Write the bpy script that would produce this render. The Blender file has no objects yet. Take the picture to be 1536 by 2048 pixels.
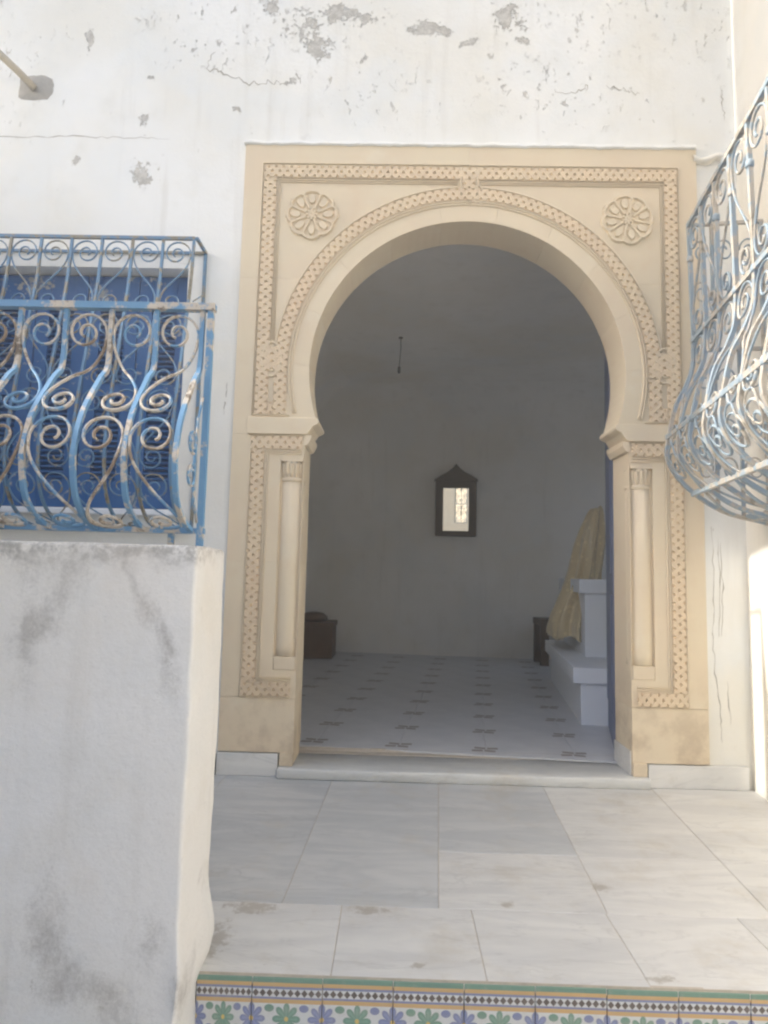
import bpy, bmesh, math, random
from mathutils import Vector, Matrix, noise
random.seed(7)
S = bpy.context.scene
COL = S.collection
R = math.radians

# ------------------------------------------------------------------ camera
CAM = Vector((0.0, -2.7, 0.821))
FPX = 1300.0
yaw, pitch, roll = R(-1.052), R(5.446), R(1.39)
f_ = Vector((math.sin(yaw) * math.cos(pitch), math.cos(yaw) * math.cos(pitch), math.sin(pitch)))
r_ = Vector((math.cos(yaw), -math.sin(yaw), 0))
u_ = r_.cross(f_)
r2 = r_ * math.cos(roll) + u_ * math.sin(roll)
u2 = u_ * math.cos(roll) - r_ * math.sin(roll)
cd = bpy.data.cameras.new('camera')
cam = bpy.data.objects.new('camera', cd); COL.objects.link(cam)
M = Matrix.Identity(4)
for i in range(3):
    M[i][0] = r2[i]; M[i][1] = u2[i]; M[i][2] = -f_[i]; M[i][3] = CAM[i]
cam.matrix_world = M
cd.sensor_fit = 'VERTICAL'; cd.sensor_height = 24.0; cd.lens = FPX / 2048 * 24.0
cd.clip_start = 0.02; cd.clip_end = 3000
S.camera = cam

# ------------------------------------------------------------------ sky and sun (sun stands to the left, skimming along the house front)
SUN_EL = R(33.0)
w = bpy.data.worlds.new('World'); S.world = w; w.use_nodes = True
nt = w.node_tree
bg = nt.nodes['Background']
sk = nt.nodes.new('ShaderNodeTexSky'); sk.sky_type = 'NISHITA'; sk.sun_disc = False
sk.sun_elevation = SUN_EL; sk.sun_rotation = R(-90); sk.dust_density = 4.5; sk.air_density = 1.0; sk.ozone_density = 1.0
nt.links.new(sk.outputs[0], bg.inputs['Color']); bg.inputs['Strength'].default_value = 0.15
sl = bpy.data.lights.new('sun', 'SUN'); sl.energy = 2.2; sl.angle = R(0.53); sl.color = (1.0, 0.965, 0.91)
so = bpy.data.objects.new('sun', sl); COL.objects.link(so); so.location = (-8, -1, 9)
so.rotation_euler = Vector((math.cos(SUN_EL), 0.0, -math.sin(SUN_EL))).to_track_quat('-Z', 'Y').to_euler()
S.view_settings.view_transform = 'Standard'; S.view_settings.look = 'None'
S.view_settings.gamma = 1.0; S.view_settings.use_curve_mapping = False
S.view_settings.exposure = 1.70
S.cycles.max_bounces = 14; S.cycles.diffuse_bounces = 10; S.cycles.glossy_bounces = 6
S.cycles.use_denoising = True
S.cycles.sample_clamp_indirect = 6.0
S.cycles.pixel_filter_type = 'BLACKMAN_HARRIS'; S.cycles.filter_width = 2.3

# ------------------------------------------------------------------ node helper
class NB:
    def __init__(s, name):
        s.m = bpy.data.materials.new(name); s.m.use_nodes = True
        s.t = s.m.node_tree; s.b = s.t.nodes['Principled BSDF']
        s.tc = s.t.nodes.new('ShaderNodeTexCoord')
    def put(s, sock, v):
        if isinstance(v, bpy.types.NodeSocket): s.t.links.new(v, sock)
        elif isinstance(v, (tuple, list)) and len(v) == 3 and sock.type == 'RGBA': sock.default_value = (*v, 1)
        else: sock.default_value = v
    def new(s, kind, **kw):
        n = s.t.nodes.new(kind)
        for k, v in kw.items(): setattr(n, k, v)
        return n
    def ma(s, op, a, b=0.0, c=0.0, clamp=False):
        n = s.new('ShaderNodeMath', operation=op, use_clamp=clamp)
        s.put(n.inputs[0], a); s.put(n.inputs[1], b); s.put(n.inputs[2], c); return n.outputs[0]
    def vm(s, op, a, b=(0, 0, 0)):
        n = s.new('ShaderNodeVectorMath', operation=op)
        s.put(n.inputs[0], a); s.put(n.inputs[1], b)
        return n.outputs['Value'] if op in ('LENGTH', 'DOT_PRODUCT', 'DISTANCE') else n.outputs[0]
    def xyz(s, v):
        n = s.new('ShaderNodeSeparateXYZ'); s.put(n.inputs[0], v); return n.outputs
    def cmb(s, x, y, z):
        n = s.new('ShaderNodeCombineXYZ'); s.put(n.inputs[0], x); s.put(n.inputs[1], y); s.put(n.inputs[2], z); return n.outputs[0]
    def noise(s, vec, scale, detail=4, rough=.55, dist=0.0):
        n = s.new('ShaderNodeTexNoise'); s.put(n.inputs['Vector'], vec)
        n.inputs['Scale'].default_value = scale; n.inputs['Detail'].default_value = detail
        n.inputs['Roughness'].default_value = rough; n.inputs['Distortion'].default_value = dist
        return n.outputs[0]
    def ss(s, v, a, b):
        n = s.new('ShaderNodeMapRange', interpolation_type='SMOOTHSTEP')
        s.put(n.inputs[0], v); n.inputs[1].default_value = a; n.inputs[2].default_value = b
        return n.outputs[0]
    def mix(s, fac, a, b):
        n = s.new('ShaderNodeMix', data_type='RGBA')
        s.put(n.inputs[0], fac); s.put(n.inputs[6], a); s.put(n.inputs[7], b); return n.outputs[2]
    def bump(s, h, strength, dist):
        n = s.new('ShaderNodeBump'); n.inputs['Strength'].default_value = strength; n.inputs['Distance'].default_value = dist
        s.put(n.inputs['Height'], h); s.t.links.new(n.outputs[0], s.b.inputs['Normal'])
    def rand(s):
        return s.new('ShaderNodeObjectInfo').outputs['Random']
    def obj(s): return s.tc.outputs['Object']
    def gen(s): return s.tc.outputs['Generated']
    def fin(s, col, rough=.8, spec=.3, metal=0.0):
        s.put(s.b.inputs['Base Color'], col); s.put(s.b.inputs['Roughness'], rough)
        s.b.inputs['Specular IOR Level'].default_value = spec; s.b.inputs['Metallic'].default_value = metal
        return s.m
    def warp(s, P, scale, amt, detail=3):
        n = s.new('ShaderNodeTexNoise'); s.put(n.inputs['Vector'], P); n.inputs['Scale'].default_value = scale; n.inputs['Detail'].default_value = detail
        return s.vm('ADD', P, s.vm('MULTIPLY', s.vm('SUBTRACT', n.outputs[1], (.5, .5, .5)), (amt, amt, amt)))
    def blobs(s, P, lst):
        """largest of 1-|(P-c)/r| over a list of (x,y,z,rx,ry,rz)"""
        out = None
        for x, y, z, a, b, c in lst:
            d = s.vm('LENGTH', s.vm('MULTIPLY', s.vm('SUBTRACT', P, (x, y, z)), (1 / a, 1 / b, 1 / c)))
            v = s.ma('SUBTRACT', 1.0, d)
            out = v if out is None else s.ma('MAXIMUM', out, v)
        return out

def plaster(name, base=(.79, .79, .77), peel=(), soot=(), warm=.5, rough_amp=.35, chips=None, scuff=.55):
    n = NB(name); P = n.obj()
    big = n.noise(P, 1.1, 5); mid = n.noise(P, 5.0, 7, .62); fine = n.noise(P, 60.0, 5, .65)
    k3 = lambda r, g, b_: (base[0] * r, base[1] * g, base[2] * b_)
    col = n.mix(n.ss(big, .38, .66), base, k3(.95, .925, .87))
    col = n.mix(n.ma('MULTIPLY', n.ss(n.noise(n.vm('ADD', P, (7, 3, 2)), 2.3, 6, .6), .48, .66), .55), col, k3(.92, .945, .965))
    col = n.mix(n.ma('MULTIPLY', n.ss(mid, .50, .76), .42), col, k3(.85, .835, .79))
    # rain runs, brush strokes
    runs = n.noise(n.vm('MULTIPLY', P, (7, 7, .5)), 1.7, 6, .62)
    col = n.mix(n.ma('MULTIPLY', n.ss(runs, .53, .78), .30), col, (.54, .515, .46))
    brush = n.noise(n.vm('MULTIPLY', P, (6, 6, 55)), 2.2, 4, .6)
    col = n.mix(n.ma('MULTIPLY', n.ss(brush, .5, .8), .08), col, k3(.80, .80, .79))
    # small scuffs
    sp = n.noise(n.vm('MULTIPLY', P, (1, 1, .7)), 17.0, 9, .78)
    col = n.mix(n.ma('MULTIPLY', n.ss(sp, .64, .70), scuff), col, (.44, .42, .38))
    h = n.ma('ADD', n.ma('MULTIPLY', fine, .35), n.ma('ADD', mid, n.ma('MULTIPLY', brush, .06)))
    if peel:
        v = n.ma('ADD', n.blobs(n.warp(P, 9, .12), peel), n.ma('MULTIPLY', n.ma('ADD', n.ma('SUBTRACT', n.noise(P, 62, 8, .78), .5), n.ma('MULTIPLY', n.ma('SUBTRACT', n.noise(P, 17, 3, .6), .5), .8)), 2.9))
        m = n.ss(v, .50, .55)
        if chips:   # scattered flakes high on the wall
            z = n.xyz(P)[2]
            cz = n.ma('MULTIPLY', n.ss(z, chips[0], chips[1]), n.ss(n.noise(P, 1.9, 3, .5), .42, .62))
            m = n.ma('MAXIMUM', m, n.ma('MULTIPLY', cz, n.ss(n.noise(n.vm('MULTIPLY', P, (1.2, 1, .8)), 23, 9, .78), .60, .625)))
        lay = n.ss(v, .30, .50)
        col = n.mix(n.ma('MULTIPLY', lay, .30), col, k3(.90, .90, .89))
        col = n.mix(n.ma('MULTIPLY', m, .85), col, n.mix(n.ss(n.noise(P, 40, 6, .7), .35, .65), (.37, .355, .325), (.58, .56, .52)))
        h = n.ma('SUBTRACT', h, n.ma('MULTIPLY', m, 1.3))
    if soot:
        Q = n.vm('MULTIPLY', P, (1, 1, .45))
        v = n.ma('ADD', n.blobs(n.warp(n.warp(P, 4.0, .26), 14, .09), soot), n.ma('ADD', n.ma('MULTIPLY', n.ma('SUBTRACT', n.noise(P, 150, 5, .8), .5), 2.0), n.ma('MULTIPLY', n.ma('SUBTRACT', n.noise(Q, 15, 7, .74), .5), 2.4)))
        col = n.mix(n.ma('MULTIPLY', n.ss(v, -.2, 1.75), .60), col, (.215, .195, .17))
        ez = n.ma('MULTIPLY', n.ss(n.ma('ADD', n.xyz(P)[2], n.ma('MULTIPLY', n.ma('SUBTRACT', n.noise(P, 6, 4, .6), .5), .16)), .815, .875), n.ss(n.noise(P, 55, 8, .75), .40, .60))
        col = n.mix(n.ma('MULTIPLY', ez, .62), col, (.24, .225, .20))
        gr = n.noise(P, 210, 4, .7)
        col = n.mix(n.ma('MULTIPLY', n.ss(gr, .52, .72), .22), col, (.42, .41, .39))
        col = n.mix(n.ma('MULTIPLY', n.ss(n.noise(n.vm('ADD', P, (1, 5, 3)), 3.1, 5, .6), .52, .72), .35), col, k3(.93, .865, .80))
    n.bump(h, rough_amp, .004)
    return n.fin(col, .88, .2)

def stone(name, tint=(1, 1, 1)):
    n = NB(name); P = n.obj()
    rd = n.rand()
    Q = n.vm('ADD', P, n.cmb(n.ma('MULTIPLY', rd, 9.0), 0.0, rd))
    big = n.noise(Q, 2.6, 5, .55); mid = n.noise(Q, 9, 6, .6); fine = n.noise(P, 130, 4, .7)
    col = n.mix(n.ss(big, .35, .68), (.705, .61, .455), (.69, .575, .43))
    col = n.mix(n.ma('MULTIPLY', rd, .45), col, (.75, .655, .50))
    col = n.mix(n.ma('MULTIPLY', n.ss(mid, .52, .75), .45), col, (.665, .53, .385))
    col = n.mix(n.ma('MULTIPLY', n.ss(n.noise(Q, 4.3, 7, .62), .56, .72), .4), col, (.75, .695, .565))
    z = n.xyz(P)[2]
    dirt = n.ma('MULTIPLY', n.ma('SUBTRACT', 1.0, n.ss(z, .12, .55)), n.ss(n.noise(P, 7, 6, .65), .42, .66))
    col = n.mix(n.ma('MULTIPLY', dirt, .55), col, (.41, .32, .225))
    if tint != (1, 1, 1): col = n.vm('MULTIPLY', col, tint)
    n.bump(n.ma('ADD', n.ma('MULTIPLY', fine, .3), mid), .25, .003)
    return n.fin(col, .85, .2)

def marble(name, base, vein, dirt=(), amt=.45):
    n = NB(name); P = n.obj(); rd = n.rand()
    Q = n.vm('ADD', n.vm('MULTIPLY', P, (.9, 4.0, 4.0)), n.cmb(n.ma('MULTIPLY', rd, 31.0), n.ma('MULTIPLY', rd, 13.0), 0.0))
    a = n.noise(Q, 2.1, 9, .64, 1.3); b = n.noise(Q, 6.0, 7, .62, .8)
    col = n.mix(n.ss(a, .36, .66), vein, base)
    col = n.mix(n.ma('MULTIPLY', n.ss(b, .5, .72), .5), col, tuple(c * .86 for c in base))
    thin = n.ma('SUBTRACT', 1.0, n.ss(n.ma('ABSOLUTE', n.ma('SUBTRACT', n.noise(Q, 1.5, 8, .6, 2.0), .5)), .0, .018))
    col = n.mix(n.ma('MULTIPLY', thin, .35), col, tuple(c * .72 for c in vein))
    col = n.mix(n.ma('MULTIPLY', rd, .3), col, tuple(min(1, c * 1.12) for c in base))
    g = n.noise(P, 3.3, 9, .72)
    col = n.mix(n.ma('MULTIPLY', n.ss(g, .50, .70), amt), col, (.47, .425, .345))
    sc = n.noise(P, 26, 9, .78)
    col = n.mix(n.ma('MULTIPLY', n.ss(sc, .635, .69), .6), col, (.30, .27, .225))
    if dirt:
        v = n.ma('ADD', n.blobs(P, dirt), n.ma('MULTIPLY', n.ma('SUBTRACT', n.noise(P, 34, 9, .76), .5), 3.0))
        col = n.mix(n.ma('MULTIPLY', n.ss(v, .3, .8), .62), col, (.31, .275, .22))
    n.bump(n.ma('ADD', n.noise(P, 22, 6, .6), n.ma('MULTIPLY', g, 2.0)), .12, .002)
    return n.fin(col, n.ma('ADD', .24, n.ma('MULTIPLY', g, .42)), .45)

def plain(name, col, rough=.7, spec=.3, metal=0.0, var=.2, scale=14):
    n = NB(name); P = n.obj()
    c = n.mix(n.ma('MULTIPLY', n.noise(P, scale, 6, .65), 1.0), tuple(x * (1 - var) for x in col), tuple(min(1, x * (1 + var)) for x in col))
    n.bump(n.noise(P, scale * 5, 4), .12, .002)
    return n.fin(c, rough, spec, metal)

def iron(name, blue=(.115, .27, .47), blue2=(.165, .33, .50), rust=(.17, .13, .095), lost=.52, bare=(.56, .50, .42)):
    n = NB(name); P = n.obj(); rd = n.rand()
    Q = n.vm('ADD', P, n.cmb(n.ma('MULTIPLY', rd, 5.0), 0.0, rd))
    c = n.mix(n.noise(Q, 24, 4), blue, blue2)
    a = n.ma('ADD', n.ma('MULTIPLY', n.noise(Q, 17, 7, .68), .65), n.ma('MULTIPLY', n.noise(Q, 4.5, 3, .5), .35))
    c = n.mix(n.ss(a, lost, lost + .05), c, bare)
    c = n.mix(n.ss(a, lost + .075, lost + .13), c, rust)
    n.bump(a, .5, .002)
    return n.fin(c, .6, .4)

MAT = {}
MAT['wall'] = plaster('old_white_plaster', (.82, .825, .81), chips=(2.55, 3.1), rough_amp=.8, peel=[(-.60, 0, 3.36, .06, .3, .07), (-.45, 0, 3.29, .12, .3, .10),
    (-.27, 0, 3.34, .20, .3, .075), (-.40, 0, 3.18, .09, .3, .075), (.11, 0, 3.28, .13, .3, .05), (.46, 0, 3.34, .11, .3, .08),
    (.28, 0, 3.22, .06, .3, .03), (.53, 0, 3.22, .05, .3, .03), (-1.16, 0, 2.82, .025, .3, .06), (-1.44, 0, 3.19, .02, .3, .06),
    (-.76, 0, 2.87, .03, .3, .03), (-1.47, 0, 2.62, .028, .3, .035), (-1.17, 0, 2.57, .09, .3, .09), (-1.15, 0, 3.03, .05, .3, .02), (-.52, 0, 3.01, .05, .3, .02)])
MAT['side'] = plaster('warm_white_plaster', (.81, .79, .735))
MAT['parapet'] = plaster('stained_parapet_plaster', (.81, .795, .77), scuff=.7, soot=[(-.65, -1.43, .85, .10, .35, .09), (-.50, -1.43, .865, .16, .35, .05),
    (-.72, -1.43, .87, .16, .35, .03), (-.66, -1.43, .80, .05, .3, .16), (-.48, -1.43, .80, .03, .3, .14), (-.62, -1.45, .15, .055, .3, .15), (-.44, -1.45, .17, .03, .3, .08),
    (-.55, -1.45, .03, .10, .3, .08), (-.60, -1.45, .05, .08, .3, .10), (-.55, -1.43, .86, .5, .35, .022), (-.665, -1.43, .70, .03, .3, .16), (-.46, -1.43, .70, .03, .3, .12), (-.40, -1.43, .05, .03, .1, .06)], rough_amp=.7)
MAT['room'] = plaster('room_whitewash', (.78, .765, .735), scuff=.3)
MAT['stone'] = stone('carved_limestone')
MAT['stone_lattice'] = stone('pinkish_carved_limestone', (.975, .93, .895))
MAT['marble_grey'] = marble('grey_marble', (.55, .555, .55), (.43, .45, .46))
MAT['marble_white'] = marble('white_marble', (.67, .665, .64), (.56, .56, .55), dirt=[(-.33, -1.03, 0, .10, .05, 1), (-.04, -1.02, 0, .08, .035, 1), (.07, -1.24, 0, .03, .02, 1), (-.38, -1.17, 0, .05, .12, 1), (.30, -.97, 0, .03, .03, 1), (.57, -.86, 0, .04, .04, 1), (.57, -1.26, 0, .05, .02, 1)])
MAT['doorstep'] = marble('doorstep_marble', (.66, .665, .64), (.55, .56, .55))
MAT['skirting'] = marble('skirting_marble', (.74, .735, .71), (.66, .66, .645))
MAT['grout'] = plain('sandy_mortar', (.50, .45, .375), .95, .1, 0, .3, 40)
MAT['iron'] = iron('flaking_blue_iron', lost=.505)
MAT['iron_scroll'] = iron('worn_scroll_iron', lost=.455, bare=(.58, .515, .43), rust=(.27, .21, .155))
MAT['iron_cage'] = iron('shaded_blue_iron', (.085, .20, .36), (.12, .235, .36), (.15, .135, .10), .50, (.24, .22, .17))  # same blue iron darkened, its shade put into the colour
MAT['iron_pale'] = iron('weathered_veiled_blue_iron', (.26, .34, .41), (.31, .37, .41), (.29, .26, .21), .485, (.46, .42, .36))  # flaking iron, its blue paled to imitate the veil over the bars
MAT['shutter'] = iron('deep_blue_shutter_paint', (.018, .105, .30), (.026, .125, .33), (.30, .30, .29), .555, (.33, .34, .34))
MAT['door'] = plain('blue_door_paint', (.15, .185, .30), .5, .4)
MAT['wood'] = plain('dark_wood', (.105, .075, .052), .6, .3)
MAT['chest'] = plain('brown_wood', (.19, .13, .092), .6, .3)
MAT['dark'] = plain('dark_plastic', (.12, .11, .10), .5)
MAT['brass'] = plain('tarnished_brass', (.12, .09, .05), .5, .5, .6)
MAT['white_paint'] = plain('white_paint', (.86, .89, .94), .6, .3, 0, .04)  # blue cast of the sky light is mixed into the white
MAT['crack'] = plain('crack_dust', (.40, .38, .34), .95, .1)
MAT['mortar_grey'] = plain('grey_mortar', (.37, .355, .33), .95, .1, 0, .25, 30)
MAT['pipe'] = plain('beige_pipe', (.50, .44, .34), .6)
MAT['earth'] = plain('courtyard_paving', (.46, .44, .40), .9, .2, 0, .2, 4)

n = NB('mirror_glass'); n.fin((.88, .81, .68), .01, .5, 1.0); MAT['mirror'] = n.m

n = NB('gold_satin'); P = n.obj()
c = n.mix(n.noise(n.vm('MULTIPLY', P, (6, 6, 1.2)), 3, 4), (.46, .35, .19), (.60, .50, .32))
n.b.inputs['Sheen Weight'].default_value = .4
vo = n.new('ShaderNodeTexVoronoi'); n.put(vo.inputs['Vector'], P); vo.inputs['Scale'].default_value = 26
c = n.mix(n.ma('MULTIPLY', n.ss(vo.outputs[0], .28, .36), .5), (.74, .62, .38), c)
MAT['satin'] = n.fin(c, .27, .7)

# glazed tile with floral print (generated coordinates: x across, z up)
n = NB('floral_tile_print')
gx = n.xyz(n.gen()); u, v = gx[0], n.ma('SUBTRACT', 1.0, gx[2])
WHT, GRN, BLU, ORG, BRN = (.66, .67, .66), (.20, .33, .26), (.24, .27, .43), (.62, .42, .20), (.14, .115, .10)
def band(a, b): return n.ma('MULTIPLY', n.ma('GREATER_THAN', v, a), n.ma('LESS_THAN', v, b))
col = WHT
for a, b, cc in ((-1, .065, GRN), (.065, .115, ORG), (.115, .145, BLU), (.245, .272, BLU), (.272, .325, ORG), (.715, .77, ORG), (.77, .80, BLU), (.90, .93, BLU), (.93, 2, ORG)):
    col = n.mix(band(a, b), col, cc)
for vc in (.195, .85):
    d = n.ma('ADD', n.ma('ABSOLUTE', n.ma('SUBTRACT', n.ma('FRACT', n.ma('MULTIPLY', u, 10.0)), .5)), n.ma('MULTIPLY', n.ma('ABSOLUTE', n.ma('SUBTRACT', v, vc)), 9.5))
    col = n.mix(n.ma('LESS_THAN', d, .47), col, BRN)
def flower(cu, cv, rad, cc, col):
    du, dv = n.ma('SUBTRACT', u, cu), n.ma('SUBTRACT', v, cv)
    rho = n.ma('SQRT', n.ma('ADD', n.ma('MULTIPLY', du, du), n.ma('MULTIPLY', dv, dv)))
    phi = n.ma('ARCTAN2', dv, du)
    pet = n.ma('POWER', n.ma('ABSOLUTE', n.ma('COSINE', n.ma('MULTIPLY', phi, 4.0))), .55)
    rm = n.ma('MULTIPLY', n.ma('ADD', .38, n.ma('MULTIPLY', pet, .62)), rad)
    col = n.mix(n.ma('LESS_THAN', rho, rm), col, cc)
    vein = n.ma('MULTIPLY', n.ma('GREATER_THAN', pet, .93), n.ma('LESS_THAN', rho, n.ma('MULTIPLY', rm, .8)))
    col = n.mix(n.ma('MULTIPLY', vein, .35), col, tuple(x * 1.5 for x in cc))
    return n.mix(n.ma('LESS_THAN', rho, .03), col, (.68, .50, .16))
col = flower(.5, .52, .20, GRN, col)
col = flower(0.0, .52, .195, BLU, col); col = flower(1.0, .52, .195, BLU, col)
def leaf(cu, cv, cc, col):
    d = n.ma('ADD', n.ma('POWER', n.ma('MULTIPLY', n.ma('SUBTRACT', u, cu), 14.5), 2.0), n.ma('POWER', n.ma('MULTIPLY', n.ma('SUBTRACT', v, cv), 21.0), 2.0))
    return n.mix(n.ma('LESS_THAN', d, 1.0), col, cc)
col = leaf(.25, .385, GRN, col); col = leaf(.75, .385, BLU, col); col = leaf(.25, .655, BLU, col); col = leaf(.75, .655, GRN, col)
col = n.mix(n.ma('MULTIPLY', n.ss(n.noise(n.obj(), 30, 6, .7), .45, .75), .35), col, (.50, .46, .40))
MAT['tile'] = n.fin(col, .3, .5)

# floor tile of the room: pale with four dark leaf shapes at the corners
n = NB('cement_floor_tile')
gx = n.xyz(n.obj()); u, v = n.ma('DIVIDE', gx[0], .3882), n.ma('DIVIDE', gx[1], .3479)
uu = n.ma('MINIMUM', u, n.ma('SUBTRACT', 1.0, u)); vv = n.ma('MINIMUM', v, n.ma('SUBTRACT', 1.0, v))
sh = n.ma('SUBTRACT', vv, n.ma('ADD', .050, n.ma('MULTIPLY', uu, .16)))
d = n.ma('MAXIMUM', n.ma('MULTIPLY', n.ma('ABSOLUTE', n.ma('SUBTRACT', uu, .072)), 1 / .062), n.ma('MULTIPLY', n.ma('ABSOLUTE', sh), 1 / .040))
g = n.noise(n.obj(), 7, 6, .6)
col = n.mix(n.ss(g, .3, .7), (.525, .54, .565), (.60, .61, .63))  # pale tones carry a bluish cast for reflected sky
col = n.mix(n.ma('MULTIPLY', n.ma('LESS_THAN', d, 1.0), .85), col, (.15, .108, .083))
MAT['floor_tile'] = n.fin(col, .34, .45)

def air(density):
    m = bpy.data.materials.new('lens_veil_air'); m.use_nodes = True; t = m.node_tree; t.nodes.clear()
    v = t.nodes.new('ShaderNodeVolumePrincipled'); v.inputs['Color'].default_value = (.95, .955, .93, 1); v.inputs['Density'].default_value = density; v.inputs['Anisotropy'].default_value = .2
    o = t.nodes.new('ShaderNodeOutputMaterial'); t.links.new(v.outputs[0], o.inputs['Volume']); return m

# ------------------------------------------------------------------ object helpers
def tag(o, label=None, cat=None, group=None, kind=None):
    for k, v in (('label', label), ('category', cat), ('group', group), ('kind', kind)):
        if v: o[k] = v
    return o
def thing(name, label, cat, loc=(0, 0, 0), group=None):
    o = bpy.data.objects.new(name, None); COL.objects.link(o); o.location = loc
    o.empty_display_size = .1
    return tag(o, label, cat, group)
def put(o, parent):
    if parent is not None:
        o.parent = parent
        o.matrix_parent_inverse = Matrix.Translation(-wloc(parent))
    COL.objects.link(o); return o
def wloc(o):
    """world position of a helper-free chain: an Empty holds its own place, meshes are modelled in world space"""
    return o.location.copy() if o.type == 'EMPTY' else o.location.copy()

class MB:
    def __init__(s): s.v = []; s.f = []; s.smooth = set()
    def add(s, vs, fs, smooth=False):
        k = len(s.v); s.v += [tuple(p) for p in vs]
        for f in fs:
            if smooth: s.smooth.add(len(s.f))
            s.f.append(tuple(i + k for i in f))
        return s
    def box(s, x0, x1, y0, y1, z0, z1):
        return s.add([(x0, y0, z0), (x1, y0, z0), (x1, y1, z0), (x0, y1, z0), (x0, y0, z1), (x1, y0, z1), (x1, y1, z1), (x0, y1, z1)],
                     [(0, 3, 2, 1), (4, 5, 6, 7), (0, 1, 5, 4), (1, 2, 6, 5), (2, 3, 7, 6), (3, 0, 4, 7)])
    def prism(s, poly, d, off):
        """poly: list of 3D points; extruded by vector d from off"""
        n_ = len(poly); d = Vector(d); off = Vector(off)
        a = [Vector(p) + off for p in poly]; b = [p + d for p in a]
        return s.add(a + b, [tuple(range(n_))[::-1], tuple(range(n_, 2 * n_))] + [(i, (i + 1) % n_, n_ + (i + 1) % n_, n_ + i) for i in range(n_)])
    def tube(s, path, r, n=6, closed=False, sq=False, r2=None):
        pts = [Vector(p) for p in path]; m = len(pts)
        T = []
        for i in range(m):
            a = pts[i - 1] if (i > 0 or closed) else pts[i]
            b = pts[(i + 1) % m] if (i < m - 1 or closed) else pts[i]
            t = (b - a); T.append(t.normalized() if t.length > 1e-9 else Vector((0, 0, 1)))
        ref = Vector((0, 1, 0)) if abs(T[0].y) < .9 else Vector((1, 0, 0))
        nn = (ref - T[0] * ref.dot(T[0])).normalized(); vs = []
        for i in range(m):
            nn = (nn - T[i] * nn.dot(T[i]));
            nn = nn.normalized() if nn.length > 1e-6 else T[i].orthogonal().normalized()
            bb = T[i].cross(nn)
            rr = r[i] if isinstance(r, (list, tuple)) else r
            for k in range(n):
                an = 2 * math.pi * (k + (.5 if sq else 0)) / n
                q = 1.414 if sq else 1
                vs.append(pts[i] + nn * (math.cos(an) * (r2 if r2 else rr) * q) + bb * (math.sin(an) * rr * q))
        fs = []
        for i in range(m if closed else m - 1):
            for k in range(n):
                fs.append((i * n + k, i * n + (k + 1) % n, ((i + 1) % m) * n + (k + 1) % n, ((i + 1) % m) * n + k))
        if not closed: fs += [tuple(range(n))[::-1], tuple(range((m - 1) * n, m * n))]
        return s.add(vs, fs, smooth=not sq)
    def lathe(s, prof, c, n=20):
        vs = []; fs = []
        for r, z in prof:
            for k in range(n):
                a = 2 * math.pi * k / n; vs.append((c[0] + r * math.cos(a), c[1] + r * math.sin(a), z))
        for i in range(len(prof) - 1):
            for k in range(n): fs.append((i * n + k, i * n + (k + 1) % n, (i + 1) * n + (k + 1) % n, (i + 1) * n + k))
        fs += [tuple(range(n))[::-1], tuple(range((len(prof) - 1) * n, len(prof) * n))]
        return s.add(vs, fs, True)
    def mesh(s, name, mat, bevel=0, seg=2):
        me = bpy.data.meshes.new(name); me.from_pydata(s.v, [], s.f); me.validate()
        for i in s.smooth:
            if i < len(me.polygons): me.polygons[i].use_smooth = True
        bm = bmesh.new(); bm.from_mesh(me)
        bmesh.ops.recalc_face_normals(bm, faces=bm.faces)
        if bevel:
            bmesh.ops.bevel(bm, geom=[e for e in bm.edges if len(e.link_faces) == 2 and e.calc_face_angle(0) > .5], offset=bevel, segments=seg, profile=.6, affect='EDGES')
        bm.to_mesh(me); bm.free()
        me.materials.append(MAT[mat] if isinstance(mat, str) else mat)
        return me
    def build(s, name, mat, parent=None, bevel=0, seg=2):
        return put(bpy.data.objects.new(name, s.mesh(name, mat, bevel, seg)), parent)
def inst(name, me, parent, off=(0, 0, 0)):
    o = bpy.data.objects.new(name, me); put(o, parent); o.location = off; return o
def box(name, mat, parent, x0, x1, y0, y1, z0, z1, bevel=0):
    return MB().box(x0, x1, y0, y1, z0, z1).build(name, mat, parent, bevel)

def wobble(x, z, amp, seed=0.0):
    return amp * (noise.noise(Vector((x * 1.7, z * 1.7, seed))) + .5 * noise.noise(Vector((x * 6, z * 6, seed + 4))) + .25 * noise.noise(Vector((x * 19, z * 19, seed + 9))))

class Frame:
    """wall frame: a runs along the wall, out leaves it, z up"""
    def __init__(s, o, a, out): s.o = Vector(o); s.a = Vector(a).normalized(); s.out = Vector(out).normalized()
    def p(s, a, out, z): return s.o + s.a * a + s.out * out + Vector((0, 0, z))

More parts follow.
